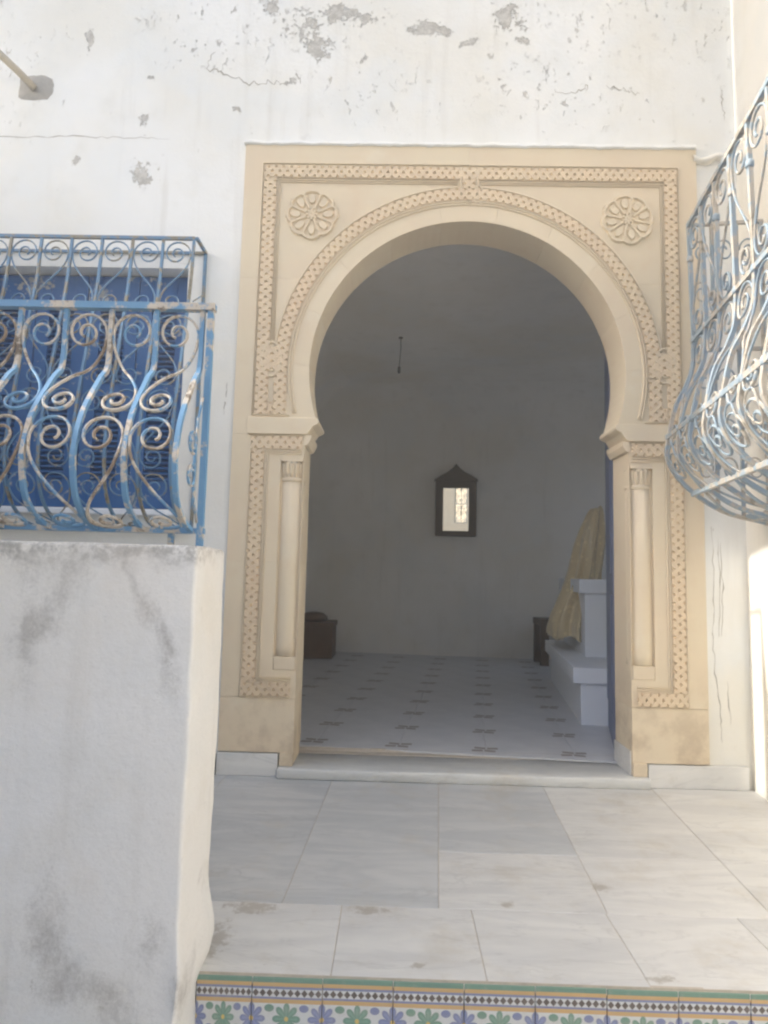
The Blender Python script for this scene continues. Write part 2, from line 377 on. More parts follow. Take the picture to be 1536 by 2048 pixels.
def wall_grid(name, mat, parent, F, a0, a1, z0, z1, holes, depth, cell=.07, amp=.003, seed=0.0):
    """lumpy plaster face with rectangular openings, their reveals, and a flat back"""
    def lines(lo, hi, cuts):
        pts = sorted(set([lo, hi] + [c for c in cuts if lo < c < hi])); out = []
        for p, q in zip(pts, pts[1:]):
            k = max(1, int((q - p) / cell)); out += [p + (q - p) * i / k for i in range(k)]
        return out + [hi]
    A = lines(a0, a1, [c for h in holes for c in h[:2]]); Z = lines(z0, z1, [c for h in holes for c in h[2:4]])
    mb = MB(); vs = []; na = len(A)
    for z in Z:
        for a in A:
            vs.append(F.p(a, wobble(a, z, amp, seed), z))
    fs = []
    def inside(a, z): return any(h[0] < a < h[1] and h[2] < z < h[3] for h in holes)
    for j in range(len(Z) - 1):
        for i in range(na - 1):
            if not inside((A[i] + A[i + 1]) / 2, (Z[j] + Z[j + 1]) / 2): fs.append((j * na + i, j * na + i + 1, (j + 1) * na + i + 1, (j + 1) * na + i))
    mb.add(vs, fs, True)
    def strip(pa, pb):  # reveal quads from the face to the back
        q = []
        for p in (pa, pb): q += [F.p(p[0], wobble(p[0], p[1], amp, seed), p[1]), F.p(p[0], -depth, p[1])]
        mb.add(q, [(0, 1, 3, 2)])
    for h in holes + [(a0, a1, z0, z1)]:
        aa = [a for a in A if h[0] <= a <= h[1]]; zz = [z for z in Z if h[2] <= z <= h[3]]
        for p, q in zip(aa, aa[1:]): strip((p, h[2]), (q, h[2])); strip((p, h[3]), (q, h[3]))
        for p, q in zip(zz, zz[1:]): strip((h[0], p), (h[0], q)); strip((h[1], p), (h[1], q))
    bs = [F.p(a, -depth, z) for z in Z for a in A]; mb.add(bs, fs)
    me = bpy.data.meshes.new(name); me.from_pydata(mb.v, [], mb.f)
    for i in mb.smooth: me.polygons[i].use_smooth = True
    me.materials.append(MAT[mat]); return put(bpy.data.objects.new(name, me), parent)

# ================================================================== SETTING
CX = .288                      # middle of the doorway
g = MB(); g.add([(-60, -60, -.64), (60, -60, -.64), (60, 60, -.64), (-60, 60, -.64)], [(0, 1, 2, 3)])
tag(g.build('ground', 'earth'), kind='structure')
terr = box('terrace_floor', 'grout', None, -2.5, 1.445, -1.281, .0, -.40, -.0025); tag(terr, kind='structure')
# marble pavers: polygons on the terrace
def xl(p, y): return p[0] + (p[1] - p[0]) * (-.1 - y) / .9
LA, LB, LC, LD, LE = (-.232, -.262), (.188, .128), (.60, .545), (1.03, .955), (1.44, 1.30)
L0, Lm = (-.66, -.68), (-1.10, -1.12)
def paver(pl, pr, y0, y1, mat, xa=None, xb=None):
    gp = .0009
    quad = [((xa if xa is not None else xl(pl, y0)) + gp, y0 + gp), ((xb if xb is not None else xl(pr, y0)) - gp, y0 + gp),
            ((xb if xb is not None else xl(pr, y1)) - gp, y1 - gp), ((xa if xa is not None else xl(pl, y1)) + gp, y1 - gp)]
    cx_, cy_ = sum(p[0] for p in quad) / 4, sum(p[1] for p in quad) / 4
    mb = MB().prism([(x, y, -.02 + random.uniform(-.0008, .0004)) for x, y in quad], (0, 0, .02), (0, 0, 0))
    return mb.build('paver', mat, terr, .0015, 1)
for pl, pr in ((Lm, L0), (L0, LA), (LA, LB)): paver(pl, pr, -1.0, -.002, 'marble_grey')
paver((-1.6, -1.6), Lm, -1.0, -.002, 'marble_grey')
paver(LB, LC, -.668, -.002, 'marble_grey'); paver(LB, LC, -1.0, -.668, 'marble_white')
paver(LC, LD, -.668, -.002, 'marble_white'); paver(LC, LD, -1.0, -.668, 'marble_white')
paver(LD, LE, -.668, -.002, 'marble_white'); paver(LD, LE, -1.0, -.668, 'marble_white')
for a, b in ((-.78, -.44), (-.44, -.112), (-.112, .208), (.208, .54), (.54, .86), (.86, 1.24)):
    paver(None, None, -1.288, -1.0, 'marble_white', a, b)
# tiled riser and the lower steps
step = MB(); 
for k in range(1, 4): step.box(-.385, 1.28 + .02 * k, -1.281 - .30 * k, -1.283 - .30 * (k - 1), -.66, -.16 * k)
st = tag(step.build('entrance_steps', 'marble_white', None, .003, 1), kind='structure')
tw = .1443
tm = MB().box(0, tw - .0018, 0, .008, 0, .152).mesh('ceramic_tile', 'tile', .001, 1)
x0 = .1616 - 4 * tw
for k in range(12):
    x = x0 + k * tw
    if x + tw > 1.262: break
    if x < -.40:
        o = MB().box(-.386, x + tw - .0018, -1.2885, -1.281, -.158, -.006).build('ceramic_tile', 'tile', terr, .001, 1); continue
    inst('ceramic_tile', tm, terr, (x, -1.2885 - random.uniform(0, .0006), -.158 + random.uniform(-.0008, .0008)))
box('mortar_joint', 'grout', terr, -.385, 1.26, -1.2872, -1.2812, -.0062, -.0005)

# ================================================================== HOUSE
house = thing('house', 'white plastered house front with peeling patches above a carved doorway and blue shutters', 'house', (CX, .1, 0))
FF = Frame((0, .014, 0), (1, 0, 0), (0, -1, 0))
PX0, PX1, PZ0, PZ1 = -.70, 1.276, .088, 2.70
front = wall_grid('front_wall', 'wall', house, FF, -5.0, 1.62, -.64, 4.9, [(PX0 + .004, PX1 - .004, .035, PZ1 - .004), (-2.33, -.93, 1.07, 2.13)], .226, .08, .0035, 1.0)
SA = Vector((-.15, -1, 0)).normalized(); SO = Vector((-1, .15, 0)).normalized()
FS = Frame((1.45, 0.0, 0), SA, SO)
side = wall_grid('side_wall', 'side', house, FS, -.05, 2.5, -.64, 4.9, [(.33, 1.28, 1.12, 2.16)], .25, .08, .003, 5.0)
# rough plaster edge over the stone surround
def ragged(name, pts, wd, dep, mat):
    mb = MB(); vs = []; fs = []
    for i, (x, z) in enumerate(pts):
        k = wd * (.5 + abs(noise.noise(Vector((x * 23, z * 23, 2)))) * 1.6); t = dep * (.6 + .8 * abs(noise.noise(Vector((x * 31, z * 31, 7)))))
        a, b = (Vector((x, 0, z - k)), Vector((x, 0, z + .012)))
        vs += [a + Vector((0, .012, 0)), a + Vector((0, -t, k * .4)), b + Vector((0, -t * .8, 0)), b + Vector((0, .012, .004))]
    for i in range(len(pts) - 1):
        for j in range(3): fs.append((4 * i + j, 4 * i + j + 1, 4 * i + j + 5, 4 * i + j + 4))
    mb.add(vs, fs, True); return mb.build(name, mat, house)
ragged('plaster_edge', [(-.706 + i * .02, 2.703 + .006 * noise.noise(Vector((i * .3, 0, 0)))) for i in range(100)], .006, .010, 'wall')
ragged('plaster_edge', [(1.262 + i * .012, 2.66 - .012 * math.sin(i * .5)) for i in range(14)], .016, .012, 'side')
# cracks: jagged open seams in the render coat
def crack(pts, wd=.004, jit=.012, steps=7):
    line = []
    for (x, z), (x2, z2) in zip(pts, pts[1:]):
        for k in range(steps):
            t = k / steps; line.append((x + (x2 - x) * t + random.uniform(-jit, jit) * .6, z + (z2 - z) * t + random.uniform(-jit, jit)))
    line.append(pts[-1]); mb = MB(); vs = []; fs = []
    for i, (x, z) in enumerate(line):
        e = 1 - abs(2 * i / (len(line) - 1) - 1); hw = wd * (.2 + .8 * random.random()) * (.25 + .75 * e) * .5
        q = line[min(i + 1, len(line) - 1)]; p = line[max(i - 1, 0)]
        t = Vector((q[0] - p[0], q[1] - p[1])).normalized(); nn = Vector((-t.y, t.x)) * hw
        for sgn in (-1, 1):
            X, Z = x + sgn * nn.x, z + sgn * nn.y; vs.append(FF.p(X, wobble(X, Z, .0035, 1.0) + .0007, Z))
        for sgn in (1, -1):
            X, Z = x + sgn * nn.x, z + sgn * nn.y; vs.append(FF.p(X, wobble(X, Z, .0035, 1.0) - .004, Z))
    for i in range(len(line) - 1): 
        for a, b in ((0, 1), (1, 2), (2, 3), (3, 0)): fs.append((4 * i + a, 4 * i + b, 4 * i + 4 + b, 4 * i + 4 + a))
    mb.add(vs, fs).build('crack', 'crack', house)
crack([(-.86, 3.26), (-.87, 3.16), (-.90, 3.07), (-.80, 3.05), (-.70, 3.0), (-.60, 3.01), (-.53, 2.99)], .009)
crack([(-.50, 3.07), (-.47, 3.0)], .007)
crack([(.66, 2.98), (.75, 2.97), (.81, 3.01), (.80, 2.97)], .006)
crack([(.89, 3.0), (.98, 2.985), (1.04, 2.97)], .009)
crack([(-2.2, 2.74), (-1.8, 2.735), (-1.4, 2.735), (-1.05, 2.73)], .005, .006, 14)
crack([(1.40, 3.0), (1.405, 2.93), (1.41, 2.85)], .008, .010)
for x in (1.31, 1.345, 1.335): crack([(x, 1.05 - (x - 1.31) * 2), (x + .006, .8), (x - .004, .6)], .006, .006)
crack([(1.305, .62), (1.312, .45), (1.33, .30), (1.335, .18)], .006, .006); crack([(1.36, .42), (1.37, .25)], .005, .006)
crack([(-1.15, 2.20), (-.90, 2.14)], .004, .004); crack([(-.735, 1.62), (-.74, 1.55), (-.745, 1.48)], .008, .004)
# pipe in a broken hole
hole = MB(); pts = []
for k in range(28):
    a = 2 * math.pi * k / 28; sq = 1 / max(abs(math.cos(a)), abs(math.sin(a))) ** .7
    rr = sq * (1 + .16 * noise.noise(Vector((math.cos(a) * 2.4, math.sin(a) * 2.4, 3))))
    pts.append((-1.668 + .079 * rr * math.cos(a), 2.967 + .060 * rr * math.sin(a)))
vs = [FF.p(x, .0008 + wobble(x, z, .0035, 1.0), z) for x, z in pts] + [FF.p(-1.668 + (x + 1.668) * .93, .003 + wobble(x, z, .0035, 1.0), 2.967 + (z - 2.967) * .93) for x, z in pts] + [FF.p(-1.668, .004, 2.967)]
hole.add(vs, [(i, (i + 1) % 28, 28 + (i + 1) % 28, 28 + i) for i in range(28)] + [(28 + i, 28 + (i + 1) % 28, 56) for i in range(28)], True)
hole.build('mortar_patch', 'mortar_grey', house)
pipe = MB().tube([(-1.665, .0, 2.955), (-1.72, -.05, 3.0), (-1.86, -.17, 3.10), (-2.1, -.40, 3.27), (-2.36, -.53, 3.50), (-2.6, -.55, 3.75)], .016, 10).build('drain_pipe', 'pipe')
tag(pipe, 'thin beige pipe poking out of a broken hole high on the white wall', 'pipe')
# skirting, room, ceiling
for a, b in ((-1.25, -.706), (-.70, -.452), (1.03, 1.43)):
    box('skirting', 'skirting', house, a, b - .002, -.007, .0125, .0005, .0885, .0012)
box('mortar_lump', 'stone', house, -.449, -.394, -.006, .19, .041, .0925, .004); box('mortar_lump', 'stone', house, .969, 1.027, -.008, .19, .041, .0925, .004)
box('skirting', 'skirting', house, .9632, .9685, .012, .2, .041, .135, .001)
E1 = Vector((.9957, -.093, 0)); E2 = Vector((.13, .9915, 0))
FLp, FRp, BLp, BRp = Vector((-1.35, .24, 0)), Vector((3.0, .24, 0)), Vector((-.88, 3.808, 0)), Vector((3.42, 3.406, 0))
def wallbox(name, a, b, thick, z0, z1, mat='room'):
    d = (b - a).normalized(); nrm = Vector((-d.y, d.x, 0)) * thick
    MB().prism([a - d * .1, b + d * .1, b + d * .1 + nrm, a - d * .1 + nrm], (0, 0, z1 - z0), (0, 0, z0)).build(name, mat, house)
wallbox('room_wall', BRp, BLp, -.2, -.2, 2.8); wallbox('room_wall', BLp, FLp, -.2, -.2, 2.8); 
rw_d = (BRp - FRp).normalized()
for a_, b_, z0_, z1_ in ((-.1, 1.5, -.2, 2.8), (3.0, 3.4, -.2, 2.8)): MB().prism([FRp + rw_d * a_, FRp + rw_d * b_, FRp + rw_d * b_ + Vector((rw_d.y, -rw_d.x, 0)) * .2, FRp + rw_d * a_ + Vector((rw_d.y, -rw_d.x, 0)) * .2], (0, 0, z1_ - z0_), (0, 0, z0_)).build('room_wall', 'room', house)
for z0_, z1_ in ((-.2, .45), (2.45, 2.8)): MB().prism([FRp + rw_d * 1.5, FRp + rw_d * 3.0, FRp + rw_d * 3.0 + Vector((rw_d.y, -rw_d.x, 0)) * .2, FRp + rw_d * 1.5 + Vector((rw_d.y, -rw_d.x, 0)) * .2], (0, 0, z1_ - z0_), (0, 0, z0_)).build('room_wall', 'room', house)  # opening left here, out of view, added to brighten the room
fw = MB(); fw.box(-1.5, -.452, .2405, .30, -.2, 2.8).box(1.03, 3.2, .2405, .30, -.2, 2.8).box(-.452, 1.03, .2405, .30, 2.45, 2.8); fw.build('room_wall', 'room', house)
MB().prism([(-1.6, .2415, 0), (3.3, .2415, 0), (3.7, 3.7, 0), (-1.1, 4.1, 0)], (0, 0, .2), (0, 0, 2.602)).build('room_ceiling', 'room', house)
cv = MB()
def cove(a, b, inward):
    d = (b - a).normalized(); vs = []; fs = []
    for e in (a - d * .05, b + d * .05):
        for k in range(9):
            t = math.pi / 2 * k / 8; rr = .55
            p = e + inward * (rr - rr * math.cos(t)); vs.append((p.x, p.y, 2.607 - rr + rr * math.sin(t)))
    cv.add(vs, [(k, k + 1, k + 10, k + 9) for k in range(8)], True)
cove(BLp, BRp, Vector((-.093, -.9957, 0))); cove(FLp, BLp, Vector((.9915, -.13, 0)))
cv.build('room_cove', 'room', house)
rfloor = MB().prism([(-1.5, .2, 0), (3.2, .2, 0), (3.6, 3.55, 0), (-1.05, 3.95, 0)], (0, 0, .2), (0, 0, -.158)).build('room_floor', 'grout'); tag(rfloor, kind='structure')
B1, B2, O0 = Vector((.3865, -.036, 0)), Vector((.045, .345, 0)), Vector((.042, .34, 0))
tmb = MB(); q = [B1 * .003 + B2 * .003, B1 * .997 + B2 * .003, B1 * .997 + B2 * .997, B1 * .003 + B2 * .997]
# the tile is modelled square to its own axes so that its print follows its edges
L1, L2 = B1.length, B2.length
tile_me = MB().box(.0008, L1 - .0008, .0008, L2 - .0008, 0, .0075).mesh('floor_tile', 'floor_tile', .0006, 1)
cut_me = MB().box(.0004, L1 - .0004, L2 * .74, L2 - .0004, 0, .0075).mesh('floor_tile', 'floor_tile', .0004, 1)
ang = math.atan2(B1.y, B1.x)
for i in range(-5, 9):
    for j in range(-1, 11):
        p = O0 + B1 * i + B2 * j
        c_ = p + B1 * .5 + B2 * .5
        if (c_.y < .245 and j != -1) or not (-1.25 + .131 * (c_.y - .24) < c_.x < 2.9 + .131 * (c_.y - .24)) or c_.y > 3.72 - .0934 * (c_.x - .6): continue
        o = inst('floor_tile', cut_me if j == -1 else tile_me, rfloor, (p.x, p.y, .0425)); o.rotation_euler = (0, 0, ang)
# blue door leaf folded back into the room
dl = MB(); hx, hy = Vector((1.005, .325, 0)), Vector((1.17, .93, 0)); dd = (hx - hy).normalized(); nn = Vector((-dd.y, dd.x, 0)) * .04
dl.prism([hx, hy, hy + nn, hx + nn], (0, 0, 2.38), (0, 0, .055)); door = dl.build('door', 'door', house, .002, 1)
mb = MB()
for z0_, z1_ in ((.2, .75), (.85, 1.5), (1.6, 2.25)):
    a, b = hx.lerp(hy, .15), hx.lerp(hy, .85); mb.prism([a - nn * .12, b - nn * .12, b, a], (0, 0, z1_ - z0_), (0, 0, z0_))
put_door = mb.build('door_panel', 'door', door, .004, 1)

# shutters (front window: six louvred leaves; side window: four)
def shutters(F, a0, z0, z1, nl, lw, dep):
    mb = MB()
    def bx(m, A0, A1, o0, o1, Z0, Z1):
        P = [F.p(A0, o0, Z0), F.p(A1, o0, Z0), F.p(A1, o1, Z0), F.p(A0, o1, Z0)]; m.prism(P, (0, 0, Z1 - Z0), (0, 0, 0))
    H = z1 - z0; rails = [(0, .12), (.5 * H - .03, .5 * H + .03), (H - .13, H)]
    bx(mb, 0.002, .06, -dep, -dep + .035, z0, z1); bx(mb, lw - .06, lw - .002, -dep, -dep + .035, z0, z1)
    for p, q in rails: bx(mb, .06, lw - .06, -dep + .003, -dep + .032, z0 + p, z0 + q)
    bx(mb, .06, lw - .06, -dep, -dep + .004, z0 + .01, z1 - .01)
    me = mb.mesh('shutter', 'shutter', .0015, 1)
    sm = MB(); P = [F.p(.061, -dep + .008, 0), F.p(lw - .061, -dep + .008, 0), F.p(lw - .061, -dep + .030, -.013), F.p(.061, -dep + .030, -.013)]
    sm.prism(P, (0, 0, .005), (0, 0, 0)); slat = sm.mesh('slat', 'shutter')
    for k in range(nl):
        off = F.a * (a0 + k * lw); sh = inst('shutter', me, house, off)
        for (p, q), (p2, q2) in zip(rails, rails[1:]):
            z = z0 + q + .02
            while z < z0 + p2 - .004:
                s_ = bpy.data.objects.new('slat', slat); COL.objects.link(s_); s_.parent = sh; s_.location = (0, 0, z); z += .0235
shutters(FF, -2.32, 1.078, 2.122, 6, .2305, .105)
shutters(FS, .34, 1.13, 2.15, 4, .2325, .12)
for F, a0, a1, z in ((FF, -2.36, -.90, 1.045), (FS, .30, 1.31, 1.095)):
    P = [F.p(a0, -.11, z), F.p(a1, -.11, z), F.p(a1, .03, z - .004), F.p(a0, .03, z - .004)]
    MB().prism(P, (0, 0, .024), (0, 0, 0)).build('window_sill', 'white_paint', house, .003, 1)
for F, a0, a1, z0_, z1_ in ((FF, -2.335, -.925, 1.06, 2.14), (FS, .325, 1.285, 1.11, 2.17)):  # closing board behind the leaves
    MB().prism([F.p(a0, -.135, z0_), F.p(a1, -.135, z0_), F.p(a1, -.15, z0_), F.p(a0, -.15, z0_)], (0, 0, z1_ - z0_), (0, 0, 0)).build('window_frame', 'shutter', house)
# unseen walls added left to shade the terrace, slotted to shape the sunbeam
wg = MB(); wg.box(-2.78, -2.52, -1.31, -.012, -.64, 2.575).box(-2.78, -2.52, -6.0, -1.31, -.64, 2.31).box(-2.78, -2.52, -.6195, .0, 3.69, 7.5).box(-2.78, -2.52, -.010, .01, -.64, 3.69)
wg.box(-2.78, -2.52, -6.0, -.62, 5.35, 7.5)
wg.build('sun_blocker_wall', 'wall', house)

# ================================================================== CARVED PORTAL
portal = thing('stone_portal', 'carved cream limestone surround of the horseshoe arched doorway with rosettes and lattice bands', 'portal', (CX, .1, .09))
RI, RO, AZ = .672, .742, 1.685
ZI0, ZI1 = 1.398, 1.469       # impost
def arcp(r, an): return (CX + r * math.cos(an), AZ + r * math.sin(an))
a_lo = math.asin((ZI1 - AZ) / RI); a_lo2 = math.asin((ZI1 - AZ) / RO)
NV = 11
def lerp(a, b, t): return a + (b - a) * t
for k in range(NV):
    gi = .0005 / RI
    pin, pout = [], []
    for i in range(7):
        t = (k + i / 6) / NV
        ai = lerp(a_lo, math.pi - a_lo, t); ao = lerp(a_lo2, math.pi - a_lo2, t)
        e = gi * (1 if i == 0 else -1 if i == 6 else 0) * .6
        pin.append(arcp(RI, ai + e)); pout.append(arcp(RO + .06, ao + e))
    poly = [(x, 0, z) for x, z in pin] + [(x, 0, z) for x, z in reversed(pout)]
    o = MB().prism(poly, (0, .2, 0), (0, random.uniform(-.0003, .0003), 0)).build('voussoir', 'stone', portal)
# spandrel blocks (set 1.5 mm back from the ring)
def spandrel(side, z0_, z1_, to_mid):
    ro = RO + .058; pts = []
    e = .988
    def an(z): return math.asin(max(-1, min(1, (z - AZ) / ro)))
    top_in = z1_ if z1_ < AZ + ro - .001 else None
    pts.append((e, z0_)); pts.append((e, z1_))
    if top_in is None:
        pts.append((.0002, z1_)); a1 = math.pi / 2 - .0003
    else: a1 = an(z1_)
    a0 = an(z0_)
    for i in range(25): a = lerp(a1, a0, i / 24); pts.append((ro * math.cos(a), AZ + ro * math.sin(a)))
    poly = [(CX + side * x, 0, z) for x, z in pts]
    MB().prism(poly, (0, .195, 0), (0, .0015, 0)).build('spandrel_block', 'stone', portal)
for s in (-1, 1):
    spandrel(s, ZI1 + .0004, 2.0857, False); spandrel(s, 2.0862, PZ1, True)
# jambs, niches, columns, imposts
def jx(s, d): return CX + s * d
def sbox(name, mat, s, d0, d1, y0, y1, z0_, z1_, bevel=0, parent=portal):
    a, b = sorted((jx(s, d0), jx(s, d1))); return box(name, mat, parent, a, b, y0, y1, z0_, z1_, bevel)
for s in (-1, 1):
    sbox('jamb_block', 'stone', s, .681, .988, 0, .2, .092, .308, .002)
    zs = (.3095, .86, ZI0)
    for z0_, z1_ in zip(zs, zs[1:]):
        m_ = MB()
        for d0, d1, y0, y1, a, b in ((.777, .988, 0, .2, z0_, z1_), (.6835, .777, .014, .2, z0_, z1_), (.681, .6835, 0, .2, z0_, z1_)):
            p, q = sorted((jx(s, d0), jx(s, d1))); m_.box(p, q, y0, y1, a, b - .0005)
        lo = [(.3095, .42)] if z0_ < .5 else [(1.302, ZI0 - .0012)]
        for a, b in lo:
            p, q = sorted((jx(s, .6835), jx(s, .777))); m_.box(p, q, 0, .014, a, b)
        m_.build('jamb_block', 'stone', portal)
    cxx = jx(s, .7305); cyy = .046
    colm = MB().lathe([(.0515, .4755), (.0515, .52), (.051, .85), (.0505, 1.198)], (cxx, cyy), 24).build('column', 'stone', portal)
    cap = MB().lathe([(.050, 1.198), (.0545, 1.202), (.0545, 1.212), (.048, 1.218), (.0475, 1.24), (.049, 1.268), (.053, 1.284)], (cxx, cyy), 24)
    cap.box(cxx - .0455, cxx + .0455, -.004, .0138, 1.2845, 1.3015)
    for k in range(-2, 3):
        a = -math.pi / 2 + k * .38; ca, sa = math.cos(a), math.sin(a)
        cap.tube([(cxx + ca * rr, cyy + sa * rr, z) for rr, z in ((.047, 1.217), (.049, 1.245), (.051, 1.268), (.056, 1.279), (.055, 1.270))], [.006, .007, .006, .005, .003], 6)
    cap.build('column_capital', 'stone', colm)
    bs = MB(); bs.box(cxx - .0455, cxx + .0455, -.003, .0138, .4205, .4745); bs.build('column_base', 'stone', colm, .003, 1)
    # impost with a cavetto nose over the opening
    prof = [(.922, ZI0), (.681 + .001, ZI0), (.668, ZI0 + .002), (.658, ZI0 + .018), (.648, ZI0 + .034), (.630, ZI0 + .044), (.622, ZI0 + .050), (.622, ZI1 - .010), (.630, ZI1), (.922, ZI1)]
    poly = [(jx(s, d), 0, z) for d, z in prof]
    MB().prism(poly, (0, .214, 0), (0, -.014, 0)).build('impost', 'stone', portal, .0015, 1)
    poly = [(jx(s, d), 0, z) for d, z in ((.6805, ZI0 - .046), (.667, ZI0 - .042), (.655, ZI0 - .020), (.652, ZI0 - .001), (.6805, ZI0 - .001))]
    MB().prism(poly, (0, .206, 0), (0, -.006, 0)).build('impost_moulding', 'stone', portal)
    sbox('impost', 'stone', s, .9225, .988, 0, .2, ZI0, ZI1)

# ---- lattice bands: an over-under weave with drilled holes, carved as relief along a path
PA, PP = .0215, .0342
def weave(sv, t):
    u = sv + t / (2 * PA); v = sv - t / (2 * PA)
    iu, iv = round(u), round(v); du, dv = abs(u - iu), abs(v - iv)
    d1, d2 = (du, dv) if (iu + iv) % 2 == 0 else (dv, du)
    W = .30
    if d1 < W: h = 1.0 - .22 * math.exp(-(d1 / .07) ** 2)
    elif d2 < W: h = .97 - .22 * math.exp(-(d2 / .07) ** 2) - (.20 if d1 < .38 else 0)
    else:
        k = min(d1 - W, d2 - W) / (.5 - W); h = .75 - 2.6 * min(1, k * 3.6)
    return h
def band_mesh(path_fn, length, name='carved_lattice', hw=.0275, relief=.0056, y0=-.0022, s0=0.0):
    n_ = max(1, round(length / PP)); ns = n_ * 15; ntt = 25; vs = []; fs = []
    for i in range(ns + 1):
        sv = i / ns * n_; (x, z), (nx, nz) = path_fn(i / ns)
        for j in range(ntt):
            t = (j / (ntt - 1) * 2 - 1) * hw; h = weave(sv + .5 + s0, t)
            if abs(t) > hw * .96: h = .25
            jit = .12 * noise.noise(Vector((x * 70, z * 70, 0)))
            vs.append((x + nx * t, -.0006 - .0070 * (max(-.9, h + jit) + .9) / 1.9, z + nz * t))
    for i in range(ns):
        for j in range(ntt - 1): fs.append((i * ntt + j, i * ntt + j + 1, (i + 1) * ntt + j + 1, (i + 1) * ntt + j))
    me = bpy.data.meshes.new(name); me.from_pydata(vs, [], fs); me.materials.append(MAT['stone_lattice'])
    bm = bmesh.new(); bm.from_mesh(me); bmesh.ops.recalc_face_normals(bm, faces=bm.faces); bm.to_mesh(me); bm.free()
    o = put(bpy.data.objects.new(name, me), portal)
    return o
def line_fn(p, q):
    p, q = Vector(p), Vector(q); d = (q - p).normalized(); nrm = (-d.y, d.x)
    return (lambda t: (tuple(p.lerp(q, t)), nrm)), (q - p).length
def arc_fn(r, a0, a1):
    return (lambda t: (arcp(r, lerp(a0, a1, t)), (math.cos(lerp(a0, a1, t)), math.sin(lerp(a0, a1, t))))), abs(a1 - a0) * r
def lattice(fn): return band_mesh(*fn)
def fillet(pts, r=.0032, name='carved_fillet'):
    return MB().tube([(x, -.0022, z) for x, z in pts], r, 6, r2=r * 1.2).build(name, 'stone', portal)
zt, zb = 2.5725, 1.512
for s in (-1, 1):
    lattice(line_fn((jx(s, .8715), zt - .0275), (jx(s, .8715), 1.4845)))                       # tall frame band
    lattice(line_fn((jx(s, .843), zb), (jx(s, .8215), zb)))                                    # foot of the frame
    lattice(arc_fn(.7935, math.pi / 2 - s * .001, math.pi / 2 - s * (math.pi / 2 + .02)))       # arch band, one half
    lattice(line_fn((jx(s, .7935), 1.665), (jx(s, .7935), 1.4845)))                            # its leg
    # knot joining arch band and frame band
    for zk, rr in ((1.735, .03),):
        fillet([(jx(s, .835 + .042 * math.cos(a)), 1.725 + .075 * math.sin(a)) for a in [math.pi * 2 * i / 28 for i in range(29)]], .005, 'carved_knot')
        fillet([(jx(s, .835 + .026 * math.cos(a)), 1.725 + .050 * math.sin(a)) for a in [math.pi * 2 * i / 28 for i in range(29)]], .004, 'carved_knot')
    lattice(line_fn((jx(s, .832), 1.68), (jx(s, .832), 1.78)))
    # fillets
    o_, i_ = .907, .8385
    fillet([(jx(s, o_), 1.4805), (jx(s, o_), 2.6125), (CX, 2.6125)])
    fillet([(jx(s, i_), 1.80), (jx(s, i_), 2.536), (jx(s, .05), 2.536)]); fillet([(jx(s, i_ - .010), 1.80), (jx(s, i_ - .010), 2.526), (jx(s, .05), 2.526)], .003)
    fillet([(jx(s, o_), 1.4805), (jx(s, .75), 1.4805)])
    fillet([arcp(.759, math.pi / 2 - s * (math.pi / 2 + .26) * i / 60) for i in range(61)], .0045); fillet([arcp(.7475, math.pi / 2 - s * (math.pi / 2 + .26) * i / 60) for i in range(61)], .004)
    fillet([arcp(.827, math.pi / 2 - s * (.06 + 1.40 * i / 50)) for i in range(51)], .004)
    # pier bands
    lattice(line_fn((jx(s, .905), 1.362), (jx(s, .690), 1.362))); lattice(line_fn((jx(s, .8755), 1.334), (jx(s, .8755), .370)))
    lattice(line_fn((jx(s, .905), .342), (jx(s, .703), .342)))
    fillet([(jx(s, .690), 1.326), (jx(s, .842), 1.326), (jx(s, .842), .380), (jx(s, .703), .380)], .0035); fillet([(jx(s, .690), 1.315), (jx(s, .832), 1.315), (jx(s, .832), .391), (jx(s, .703), .391)], .0035)
    fillet([(jx(s, .690), 1.3935), (jx(s, .908), 1.3935), (jx(s, .908), .310), (jx(s, .703), .310)], .0035)
lattice(line_fn((CX - .8985, zt), (CX + .8985, zt)))
lattice(line_fn((CX, 2.545), (CX, 2.505)))
fillet([(CX - .035, 2.60), (CX - .035, 2.47)], .005, 'carved_knot'); fillet([(CX + .035, 2.60), (CX + .035, 2.47)], .005, 'carved_knot')
fillet([(CX + .04 + .02 * math.cos(a), 2.475 + .045 * math.sin(a)) for a in [math.pi * 2 * i / 24 for i in range(25)]], .004, 'carved_knot')
